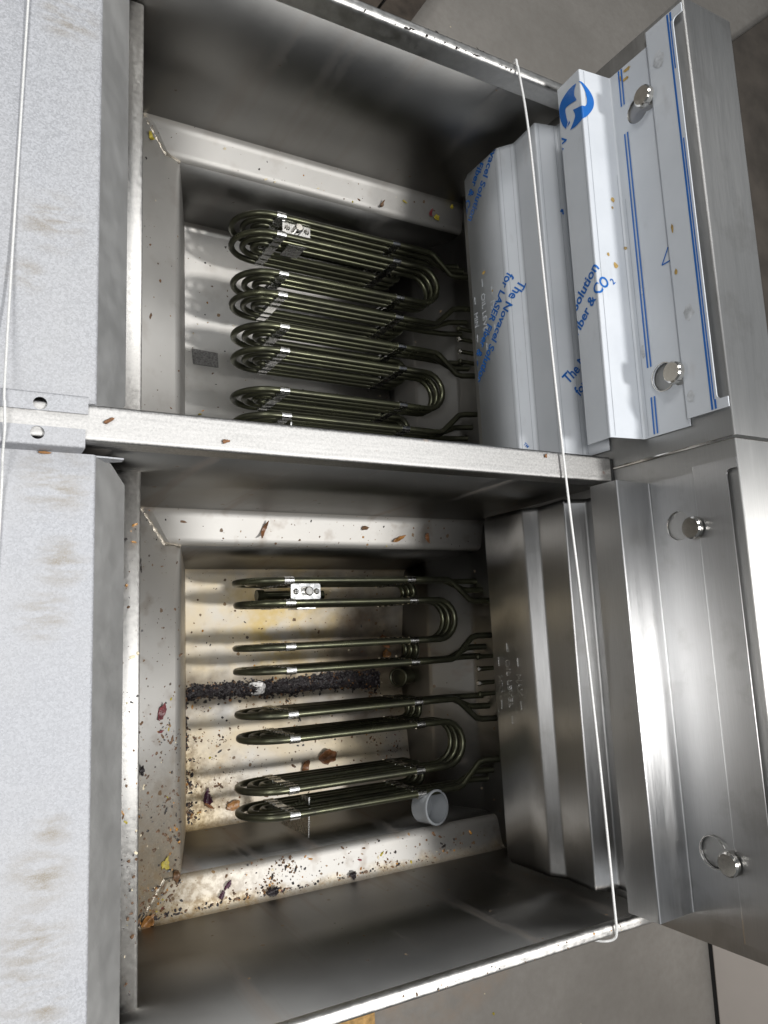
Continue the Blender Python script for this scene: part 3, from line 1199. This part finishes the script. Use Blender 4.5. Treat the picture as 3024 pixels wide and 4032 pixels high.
slogan(sh_fl, film_low, (-.7054, .1489), -42)
slogan(sh_fl, film_low, (-1.078, .1607), -42)
slogan(sh_fl, film_low, (-.4568, .2551), 134)
ca, sa = math.cos(math.radians(132)), math.sin(math.radians(132))
slogan(sh_ft, film_top, (-.6236 - LEN1 * ca, .0665 - LEN1 * sa), 132)
print_on(sh_fl, 'film_lettering', 'ink', film_low, [text2d('TM', .0062, (-.3570, .1285), 40, .01)], .0009)
print_on(sh_ft, 'film_lettering', 'ink', film_top, [text2d('N', .0205, (-.9180, .0015), -42, .012)], .0009)


def stroke2d(pts, w):
    vs, fs = [], []
    for a, b in zip(pts[:-1], pts[1:]):
        a, b = Vector(a), Vector(b)
        d = (b - a).normalized()
        n = Vector((-d.y, d.x)) * w / 2
        o = len(vs)
        vs += [tuple(a - n), tuple(b - n), tuple(b + n), tuple(a + n)]
        fs.append((o, o + 1, o + 2, o + 3))
    return vs, fs


print_on(sh_fl, 'film_mark', 'ink', film_low, [stroke2d([(-.8199, .2717), (-.8262, .2770)], .004), stroke2d([(-.8150, .2775), (-.8262, .2770)], .004)], .0009)


M['drip'] = simple('dried_oil_drip', (0.42, 0.28, 0.09), 0.35, 0, 0.4, 150, 0.2)
M['smear'] = simple('grey_finger_smear', (0.485, 0.50, 0.52), 0.6, 0, 0.3, 150, 0)


def blot(r, s_, a, b):
    vs = []
    for k in range(14):
        t = 2 * math.pi * k / 14
        q = 1 + .45 * mnoise.noise((math.cos(t) * 1.7 + r * 90, math.sin(t) * 1.7 + s_ * 90, 3))
        vs.append((r + math.cos(t) * a * q, s_ + math.sin(t) * b * q))
    return vs, [tuple(range(14))]


for r_, s_, a_, b_, mt_ in ((-.7648, .112, .005, .004, 'drip'), (-.7486, .110, .0028, .0022, 'drip'), (-.6725, .131, .003, .004, 'drip'), (-.6351, .105, .006, .005, 'drip'),
                            (-.6545, .090, .0035, .003, 'drip'), (-1.0060, .1760, .0035, .0085, 'drip'), (-.9902, .1700, .0035, .0080, 'drip'), (-.9990, .1580, .005, .003, 'drip'),
                            (-.58, .160, .010, .005, 'smear'), (-.47, .150, .012, .006, 'smear')):
    print_on(sh_ft, 'film_stain', mt_, film_top, [blot(r_, s_, a_, b_)], .0007)
for r_, s_, a_, b_, mt_ in ((-.6567, .020, .008, .0022, 'drip'), (-.5788, .018, .005, .003, 'drip'), (-.97, .030, .016, .012, 'smear'), (-.50, .034, .014, .010, 'smear'), (-.36, .02, .01, .008, 'smear')):
    print_on(sh_ff, 'film_stain', mt_, film_top, [blot(r_, s_, a_, b_)], .0007)
for r_, s_, a_, b_ in ((-.7600, .047, .0035, .006), (-.7080, .072, .003, .002)):
    print_on(sh_fl, 'film_stain', 'drip', film_low, [blot(r_, s_, a_, b_)], .0007)


def open_curve(pts, n=6):
    pts = [Vector(p) for p in pts]
    ext = [pts[0]] + pts + [pts[-1]]
    out = []
    for i in range(1, len(ext) - 2):
        p0, p1, p2, p3 = ext[i - 1:i + 3]
        for t in [q / n for q in range(n)]:
            out.append(0.5 * ((2 * p1) + (p2 - p0) * t + (2 * p0 - 5 * p1 + 4 * p2 - p3) * t * t + (3 * p1 - p0 - 3 * p2 + p3) * t ** 3))
    out.append(pts[-1])
    return out


def piece(*curves):
    pts = []
    for c in curves:
        pts += open_curve(c)
    pts = [(-p.y, p.x) for p in pts]
    return pts, [tuple(range(len(pts)))]


left = piece([(.0519, .9936), (.0375, .9955), (.0235, .9932), (.0095, .9865), (.0018, .9755), (.0014, .9580), (.0075, .9370), (.0153, .9245)],
             [(.0215, .9345), (.0190, .9480), (.0185, .9640), (.0300, .9650), (.0494, .9610)], [(.0442, .9740), (.0455, .9840), (.0519, .9936)])
right = piece([(.0581, .9929), (.0700, .9865), (.0830, .9730), (.0885, .9576), (.0835, .9400), (.0646, .9190), (.0450, .9130), (.0260, .9150)],
              [(.0370, .9260), (.0420, .9350), (.0378, .9490)], [(.0540, .9440), (.0660, .9420), (.0720, .9539), (.0690, .9740), (.0581, .9929)])
print_on(sh_ft, 'film_mark', 'ink', film_top, [stroke2d([(-.632, .2240), (-.606, .2075), (-.607, .2250)], .0024)], .0009)
tip = [(-.9260, .0185), (-.9290, .0275), (-.9350, .0255)], [(0, 1, 2)]
print_on(sh_ft, 'film_logo', 'ink', film_top, [left, right, tip], .0009)


def line_on(sheet, s0, s1, w, y0, y1):
    """printed rule of width w whose height drifts from s0 (at y0) to s1 (at y1)"""
    return [(-y0, s0), (-y1, s1), (-y1, s1 + w), (-y0, s0 + w)], [(0, 1, 2, 3)]


# fine creases the film has beside every fold
M['crease'] = simple('film_crease', (0.30, 0.32, 0.35), 0.5, 0, 0.2, 60, 0)
for sh_, par, folds in ((sh_fl, film_low, (.1195, .1562, .2295, .2794)), (sh_ft, film_top, (.0625, .1345))):
    for q in folds:
        for d_ in (-.0068, .0072):
            y0_, y1_ = sh_.ya - .003, sh_.yb + .003
            if random.random() < .35:
                y0_ -= random.uniform(.05, .3)
            print_on(sh_, 'film_crease', 'crease', par, [line_on(sh_, q + d_, q + d_ + random.uniform(-.001, .001), .0007, y0_, y1_)], .0008)

# double blue rules: two along the knob panel, two along the top flange
sb = .1335
for s in (.0205, .0275):
    for ya_, yb_ in ((1.0175, .9435), (.8875, .4370), (.3830, .3165)):
        print_on(sh_ft, 'film_rule', 'ink', film_top, [line_on(sh_ft, sb + s, sb + s - .001, .0034, ya_, yb_)], .0009)
for s, y0, y1 in ((.0560, 1.036, .326), (.0625, 1.036, 1.019), (.0625, .3415, .326)):
    print_on(sh_ff, 'film_rule', 'ink', film_top, [line_on(sh_ff, s, s, .0036, y0, y1)], .0009)
for ya_, yb_ in ((1.019, .93), (.80, .3415)):
    print_on(sh_ff, 'film_rule', 'ink', film_top, [line_on(sh_ff, .0615, .0615, .0022, ya_, yb_)], .0009)

# ------------------------------------------------------------------ cords
cr = MB()
pts = []
ctrl = [(.915, 1.0600, -.050), (.905, 1.0625, -.012), (.899, 1.0590, .0055), (.9005, 1.048, .0065), (.9035, 1.030, .0070), (.912, .90, .012), (.921, .60, .013),
        (.9375, .264, .0100), (.951, .0, .012), (.9625, -.26, .012), (.9715, -.46, .0085), (.9745, -.505, .0060), (.9720, -.5185, .0005), (.9600, -.5230, -.012), (.9450, -.5215, -.030)]
path = open_curve(ctrl, 14)
cr.tube(path, .0022, 10)
cd = cr.build('cord', 'cord', smooth=60)
tag(cd, 'thin white cord stretched right across both tanks and hooked over the rims', 'cord')
cr = MB()
ctrl = [(.066, 1.064, -.06), (.066, 1.062, .0), (.0655, 1.035, .006), (.0625, .87, -.0200), (.0535, .50, -.0200), (.0485, .315, .008), (.0490, .285, .0130), (.0500, .255, .0130), (.0495, .222, -.004), (.0500, .165, -.0210),
        (.044, -.10, -.0215), (.030, -.51, -.010)]
path = open_curve(ctrl, 14)
cr.tube(path, .0017, 10)
cd = cr.build('cord', 'cord', smooth=60)
tag(cd, 'thin pale cord lying along the galvanised shelf plates near the photo edge', 'cord')

# ------------------------------------------------------------------ plastic cap
n = Vector((.26, .06, .95)).normalized()
u = n.orthogonal().normalized()
w = n.cross(u)
c0 = Vector((.921, -.3795, -.438))
m = MB()
prof = [(.0, -.046), (.029, -.046), (.0325, -.043), (.0345, -.004), (.0362, -.002), (.0362, .0015), (.0318, .0015), (.0318, -.004), (.0305, -.010), (.0290, -.040), (.0, -.040)]
seg = 36
rows = [[c0 + n * z + (u * math.cos(2 * math.pi * k / seg) + w * math.sin(2 * math.pi * k / seg)) * max(r, .0004) for k in range(seg)] for r, z in prof]
m.loft(rows, True, False)
cp = m.build('plastic_cap', 'cap', smooth=35)
tag(cp, 'round grey plastic cap wedged beside the last heating loop in the near tank', 'cap')

# ------------------------------------------------------------------ burnt crust, foil and food scraps
LO = 'lo'


def gully(y, yh, yv, yl):
    t = (y - yv) / (yh - yv) if y > yv else (yv - y) / (yv - yl)
    return ZV + (ZF - ZV) * min(1.0, t)


def surf_lo(x, y):
    """height of the near tank's lining below (x, y)"""
    yh, yl = .1765, -.4225
    zf = -.404 - (x - .2435) * .4229 if x < .383 else (-.463 - (x - .383) * 3.27)
    zf = max(zf, ZF) if x < .47 else ZF
    if y > yh:
        zs = ZLI + (y - yh) / .064 * (ZLO - ZLI)
    elif y < yl:
        zs = ZLI + (yl - y) / .064 * (ZLO - ZLI)
    else:
        zs = gully(y, .1487, -0.1248, -.4067)
        zf = min(zf, -.463 - (x - .383) * 3.27) if x > .383 else zf
    return max(zf, zs)


def surf_up(x, y):
    yh, yl = .9782, .356
    zf = -.404 - (x - .2435) * .4229 if x < .383 else (-.463 - (x - .383) * 3.27)
    zf = max(zf, ZF) if x < .47 else ZF
    if y > yh:
        zs = ZLI + (y - yh) / .061 * (ZLO - ZLI)
    elif y < yl:
        zs = ZLI
    else:
        zs = gully(y, .9836, .690, .388)
        zf = min(zf, -.463 - (x - .383) * 3.27) if x > .383 else zf
    return max(zf, zs)


def lump(m, c, r, mi=0, flat=.5, elong=1.0):
    c = Vector(c)
    a = random.uniform(0, math.pi * 2)
    ux, uy = math.cos(a), math.sin(a)
    n = 6
    vs = []
    for lay, zz in ((1.0, 0.0), (.62, flat)):
        for k in range(n):
            t = 2 * math.pi * k / n
            q = r * lay * random.uniform(.65, 1.25)
            lx, ly = math.cos(t) * q * elong, math.sin(t) * q
            vs.append((c.x + lx * ux - ly * uy, c.y + lx * uy + ly * ux, c.z + zz * r * random.uniform(.7, 1.2) - .0004))
    fs = [tuple(range(n, 2 * n))] + [(k, (k + 1) % n, n + (k + 1) % n, n + k) for k in range(n)]
    m.add(vs, fs, mi)


# the baked crust strip on the bottom of the near tank
m = MB()
rows = []
for k in range(121):
    t = k / 120
    x = .468 + t * .50
    yc = -0.1248 + (0.0015) * t + .0025 * math.sin(t * 11)
    hw = (.013 + .010 * t)
    row = []
    for q in range(15):
        u = -1 + 2 * q / 14
        wob = hw * (1 + .35 * mnoise.noise((t * 22, 5 * (u > 0), 2)) + .2 * mnoise.noise((t * 70, 9 * (u > 0), 4)))
        y = yc + u * wob
        h = (.0055 * (1 - u * u) + .0035 * mnoise.noise((t * 90, u * 6, 7)) * (1 - u * u)) if abs(u) < 1 else -.001
        row.append((x, y, surf_lo(x, y) + h))
    rows.append(row)
m.loft(rows)
for k in range(2600):
    t = random.random()
    x = .470 + t * .50
    yc = -0.1248 + (0.0015) * t + .0025 * math.sin(t * 11)
    hw = (.0145 + .010 * t) * (1 + .3 * mnoise.noise((t * 14, 3, 1)))
    y = yc + random.gauss(0, .55) * hw
    lump(m, (x, y, surf_lo(x, y) + .0035 * max(0, 1 - abs(y - yc) / hw)), random.uniform(.0012, .0038), 0 if random.random() < .88 else (1 if random.random() < .6 else 2), random.uniform(.4, 1.0), random.uniform(1, 1.6))
cr = m.build('burnt_crust', ['crust', 'c_brown', 'amber'], smooth=0)
tag(cr, 'black burnt crust baked in a strip along the near tank bottom', 'burnt crust', kind='stuff')


# baked residue along the near ledge seam and the front floor seam
m = MB()
for k in range(1500):
    if random.random() < .62:
        x = .262 + .52 * random.random() ** 1.6
        y = -.4845 + abs(random.gauss(0, .0045)) + .002 * mnoise.noise((x * 30, 0, 5))
        if mnoise.noise((x * 38, 2, 8)) < -.15 - .5 * (x < .45):
            continue
    else:
        y = random.uniform(-.405, -.13)
        x = .4635 + abs(random.gauss(0, .011)) * (1 if y < -.25 else .5)
        if mnoise.noise((y * 45, 7, 3)) < -.1:
            continue
    lump(m, (x, y, surf_lo(x, y)), .0008 + .0026 * random.random() ** 2, random.choices((0, 1, 2), (70, 22, 8))[0], random.uniform(.3, .7), random.uniform(1, 1.8))
cr = m.build('seam_residue', ['crust', 'c_brown', 'amber'], smooth=0)
tag(cr, 'black brown baked residue lining the seams of the near tank ledge', 'residue', kind='stuff')


def wafer(name, mat, label, cat, c, l, w, ang, curl=.15, tilt=(0, 0), group=None, z=None, surf=surf_lo, thick=.0009, rag=.22):
    """irregular curled flake lying on the lining"""
    nx, nr = 9, 6
    c = Vector((c[0], c[1], 0))
    z0 = surf(c.x, c.y) if z is None else z
    ca, sa = math.cos(math.radians(ang)), math.sin(math.radians(ang))
    vs, fs = [], []
    ph = random.uniform(0, 99)
    K = 26
    l, w, rag = l * .80, w * .80, rag * .7
    for i in range(nr):
        f = (i + .02) / (nr - 1)
        for k in range(K):
            t = 2 * math.pi * k / K
            q = f * (1 + rag * mnoise.noise((math.cos(t) * 1.6 + ph, math.sin(t) * 1.6, ph)) + rag * .8 * mnoise.noise((math.cos(t) * 4.5 + ph, math.sin(t) * 4.5, ph * 2)))
            x = math.cos(t) * l / 2 * q
            y = math.sin(t) * w / 2 * q * (1 - .45 * math.cos(t) * .6)
            h = curl * w * ((y / (w / 2)) ** 2) + .10 * w * mnoise.noise((x * 40 + ph, y * 40, ph)) + .05 * w
            h += tilt[0] * x + tilt[1] * y
            vs.append((c.x + x * ca - y * sa, c.y + x * sa + y * ca, z0 + .0025 + max(h, -.0015)))
    for i in range(nr - 1):
        for k in range(K):
            k2 = (k + 1) % K
            fs.append((i * K + k, i * K + k2, (i + 1) * K + k2, (i + 1) * K + k))
    m = MB()
    m.add(vs, fs)
    o = m.build(name, mat, smooth=70, solidify=thick)
    tag(o, label, cat, group)
    return o


wafer('foil_scrap', 'foil', 'shiny crumpled foil patch stuck across the black burnt crust', 'foil', (.640, -0.1242), .056, .046, 10, .05, rag=.35)
wafer('onion_skin', 'onion', 'dark red onion skin piece on the sloped front ledge of the near tank', 'onion skin', (.345, -.1315), .017, .036, -20, .12, rag=.5)
wafer('onion_skin', 'onion', 'tiny red onion strip below the larger red piece on the front ledge', 'onion skin', (.343, -.166), .012, .005, 20, .2, rag=.3)
wafer('onion_skin', 'purple', 'crumpled purple black onion skin on the near tank bottom beside the front', 'onion skin', (.508, -.347), .040, .022, 80, .4, rag=.6)
wafer('onion_skin', 'brownskin', 'thin brown curled strip touching the purple onion skin', 'onion skin', (.513, -.366), .034, .008, -35, .5, rag=.4)
wafer('onion_skin', 'amber', 'pointed amber leaf scrap with a dark middle near the last heating loop', 'onion skin', (.566, -.372), .040, .028, 195, .12, rag=.3)
wafer('onion_skin', 'amber', 'small amber flake beside the pointed amber leaf scrap', 'onion skin', (.585, -.347), .013, .010, 30, .2)
wafer('onion_skin', 'brownskin', 'translucent brown onion skin between the near heating loops, wider of two', 'onion skin', (.806, -.296), .058, .042, 10, .25, rag=.35)
wafer('onion_skin', 'brownskin', 'narrow brown onion skin strip left of the wider translucent one', 'onion skin', (.745, -.314), .022, .044, -15, .3, rag=.3)
wafer('onion_skin', 'brownskin', 'brown curled leaf in the shade under the first horizontal bend', 'onion skin', (.978, -.030), .030, .048, 35, .35, rag=.4)
wafer('onion_skin', 'amber', 'reddish brown leaf half hidden below the third heating loop', 'onion skin', (.985, -.062), .028, .030, 60, .35, rag=.4)
wafer('food_scrap', 'brownskin', 'long dark brown twig on the ledge under the divider', 'food scrap', (.5450, .206), .010, .043, -22, .3, rag=.5)
wafer('food_scrap', 'amber', 'orange brown curl on the ledge close to the near oil level plate', 'food scrap', (.862, .196), .046, .011, 25, .3, rag=.5)
wafer('food_scrap', 'c_brown', 'dark brown knot on the divider ledge between the twig and the orange curl', 'food scrap', (.775, .2165), .022, .012, 10, .3, rag=.7)
wafer('food_scrap', 'brownskin', 'brown crumb cluster on the ledge right below the oil plate corner', 'food scrap', (.935, .200), .014, .026, 5, .3, rag=.7)
wafer('food_scrap', 'amber', 'bright orange scrap in the lower corner of the front ledge', 'food scrap', (.318, -.478), .030, .024, 40, .4, rag=.5)
wafer('food_scrap', 'crust', 'black baked blob on the near ledge seam', 'food scrap', (.548, -.474), .028, .018, 15, .5, rag=.6)
wafer('food_scrap', 'crust', 'black baked blob farther right along the near ledge seam', 'food scrap', (.716, -.476), .020, .018, 10, .5, rag=.6)
wafer('food_scrap', 'purple', 'dark purple flake in the middle of the near ledge', 'food scrap', (.452, -.463), .020, .012, 60, .3, rag=.6)
wafer('food_scrap', 'purple', 'black purple flake just above the other purple flake on the near ledge', 'food scrap', (.465, -.449), .022, .010, 50, .3, rag=.6)
wafer('food_scrap', 'yellow', 'olive yellow smear on the front ledge corner of the near tank', 'food scrap', (.352, -.395), .026, .018, 70, .1, rag=.7)
wafer('food_scrap', 'c_brown', 'brown sticky drop at the front ledge inner corner', 'food scrap', (.374, -.4195), .014, .026, 5, .3, rag=.4)
wafer('food_scrap', 'crust', 'black charred bit on the front ledge beside the steel strip', 'food scrap', (.306, -.2275), .010, .020, 0, .4, rag=.6)
wafer('food_scrap', 'c_black', 'thin black sliver at the left end of the divider ledge', 'food scrap', (.300, .132), .006, .030, 5, .4, rag=.4)
# far tank
wafer('food_scrap', 'yellow', 'green yellow pulp lump in the front corner of the far tank ledge', 'food scrap', (.318, .993), .012, .024, 25, .5, surf=surf_up, rag=.5)
wafer('food_scrap', 'c_brown', 'dark brown leaf bit in the middle of the far ledge', 'food scrap', (.855, .990), .010, .022, -30, .4, surf=surf_up, rag=.5)
wafer('food_scrap', 'yellow', 'yellow star shaped scrap on the far ledge beside a brown bean', 'food scrap', (1.012, .995), .016, .020, 0, .3, surf=surf_up, rag=.8)
wafer('food_scrap', 'onion', 'reddish brown bean on the far ledge in the shade', 'food scrap', (.992, 1.000), .010, .026, -5, .5, surf=surf_up, rag=.2)
wafer('food_scrap', 'yellow', 'yellow scrap at the right end of the far ledge', 'food scrap', (1.052, 1.030), .012, .014, 0, .3, surf=surf_up, rag=.6)
wafer('food_scrap', 'yellow', 'small yellow sliver on the far ledge at the shadow edge', 'food scrap', (.918, 1.013), .016, .006, -25, .3, surf=surf_up, rag=.3)
wafer('food_scrap', 'amber', 'orange scrap beside the first loop on the far tank rear slope', 'food scrap', (1.060, .935), .030, .014, -15, .3, z=-.548, rag=.5)
wafer('food_scrap', 'yellow', 'pale yellow bit on the far tank bottom near the divider', 'food scrap', (.500, .520), .012, .005, 5, .3, surf=surf_up, rag=.3)
m = MB()
st = [(.488, .6900), (.552, .6870), (.552, .6480), (.490, .6500)]
m.add([(x, y, surf_up(x, y) + .0022) for x, y in st], [(3, 2, 1, 0)])  # thin speckled grey rectangle on the tank bottom
M['blotch'] = simple('speckled_grey_blotch', (0.20, 0.195, 0.19), 0.5, 0.3, 0.5, 420, 0.3)
tag(m.build('grey_blotch', 'blotch', None, 0, solidify=.0006), 'speckled grey rectangular sticker on the far tank bottom left of the loops', 'blotch')
# on the divider
wafer('rust_flake', 'rust', 'orange rust flake on the divider top between tab and tanks', 'rust flake', (.170, .2790), .020, .006, 35, .2, z=-.001, rag=.6)
wafer('rust_flake', 'rust', 'small yellow brown rust flake on the bright part of the divider', 'rust flake', (.325, .2650), .013, .007, 20, .2, z=-.001, rag=.8)
wafer('rust_flake', 'rust', 'brown rust lump on the divider left of the white cord', 'rust flake', (.902, .2880), .006, .009, 5, .3, z=-.001, rag=.5)
wafer('rust_flake', 'amber', 'amber drip stuck under the tab of the stained shelf plate', 'rust flake', (.0985, .2372), .020, .005, 0, .2, z=-.027, rag=.4)

# black scuffs rubbed into the far rim
m = MB()
for k in range(110):
    t = random.random()
    x = .60 + .30 * t + random.gauss(0, .03)
    y = 1.0465 + random.gauss(0, .0032)
    lump(m, (x, y, -.0002), random.uniform(.0008, .0030), 0, .10, random.uniform(1.5, 4))
sf = m.build('scuff_marks', 'c_black', fry, 0)
sf['kind'] = 'stuff'

# loose crumbs: too many to count
MATS = ['c_brown', 'c_black', 'c_amber', 'c_pale', 'yellow', 'onion']


def crumbs(name, label, gen, n, wts, rmin, rmax):
    m = MB()
    for _ in range(n):
        x, y, z = gen()
        mi = random.choices(range(6), wts)[0]
        lump(m, (x, y, z), rmin + (rmax - rmin) * random.random() ** 3, mi, random.uniform(.3, .8), random.choice((1, 1, 1.4, 2.4)))
    o = m.build(name, MATS, smooth=0)
    tag(o, label, 'crumbs', kind='stuff')


CL = [(random.choice((random.uniform(.27, .38), random.uniform(.47, .60), random.uniform(.27, 1.0))), random.choice((random.uniform(-.485, -.43), random.uniform(-.40, -.15)))) for _ in range(40)]


def g_lo():
    if random.random() < .45:
        while True:
            cx, cy = random.choice(CL)
            x, y = random.gauss(cx, .011), random.gauss(cy, .008)
            if .25 < x < 1.02 and -.486 < y < .238 and not (.384 < x < .462):
                return x, y, surf_lo(x, y)
    while True:
        x, y = random.uniform(.25, 1.02), random.uniform(-.485, .238)
        corner = math.exp(-((x - .33) ** 2 + (y + .43) ** 2) / .02)
        near = math.exp(-(y + .487) / .03) if y < -.42 else 0
        pr = .10 + .9 * corner + .75 * near + (.16 if y < -.1 else 0)
        if .384 < x < .462:
            continue
        if random.random() < pr:
            return x, y, surf_lo(x, y)


def g_up():
    while True:
        x, y = random.uniform(.25, 1.05), random.uniform(.39, 1.03)
        if .384 < x < .462:
            continue
        if random.random() < (.7 if y > .97 else .35):
            return x, y, surf_up(x, y)


crumbs('food_crumbs', 'scattered brown and black fried crumbs all over the near tank', g_lo, 2600, (58, 24, 11, 5, 1, 1), .0007, .0032)
crumbs('food_crumbs', 'sparse brown and yellow crumbs in the cleaner far tank', g_up, 260, (46, 20, 10, 16, 5, 2), .0008, .0034)


def g_strip():
    return random.uniform(.217, .240), random.choice((random.uniform(-.48, .20), random.uniform(-.48, -.2))), ZS + .0045


crumbs('food_crumbs', 'tiny dark crumbs on the bright front strip of the near tank', g_strip, 110, (50, 25, 12, 8, 4, 1), .0008, .0030)
crumbs('food_crumbs', 'tiny brown crumbs along the near outer rim', lambda: (random.uniform(.5, 1.06), random.uniform(-.512, -.5015), 0), 60, (70, 12, 12, 4, 2, 0), .0007, .0020)
crumbs('food_crumbs', 'pale grains lying on the concrete floor', lambda: (random.uniform(1.2, 3.0), random.choice((random.uniform(-2.2, -.8), random.uniform(1.3, 3.2))), FL), 60, (5, 2, 10, 80, 3, 0), .004, .012)
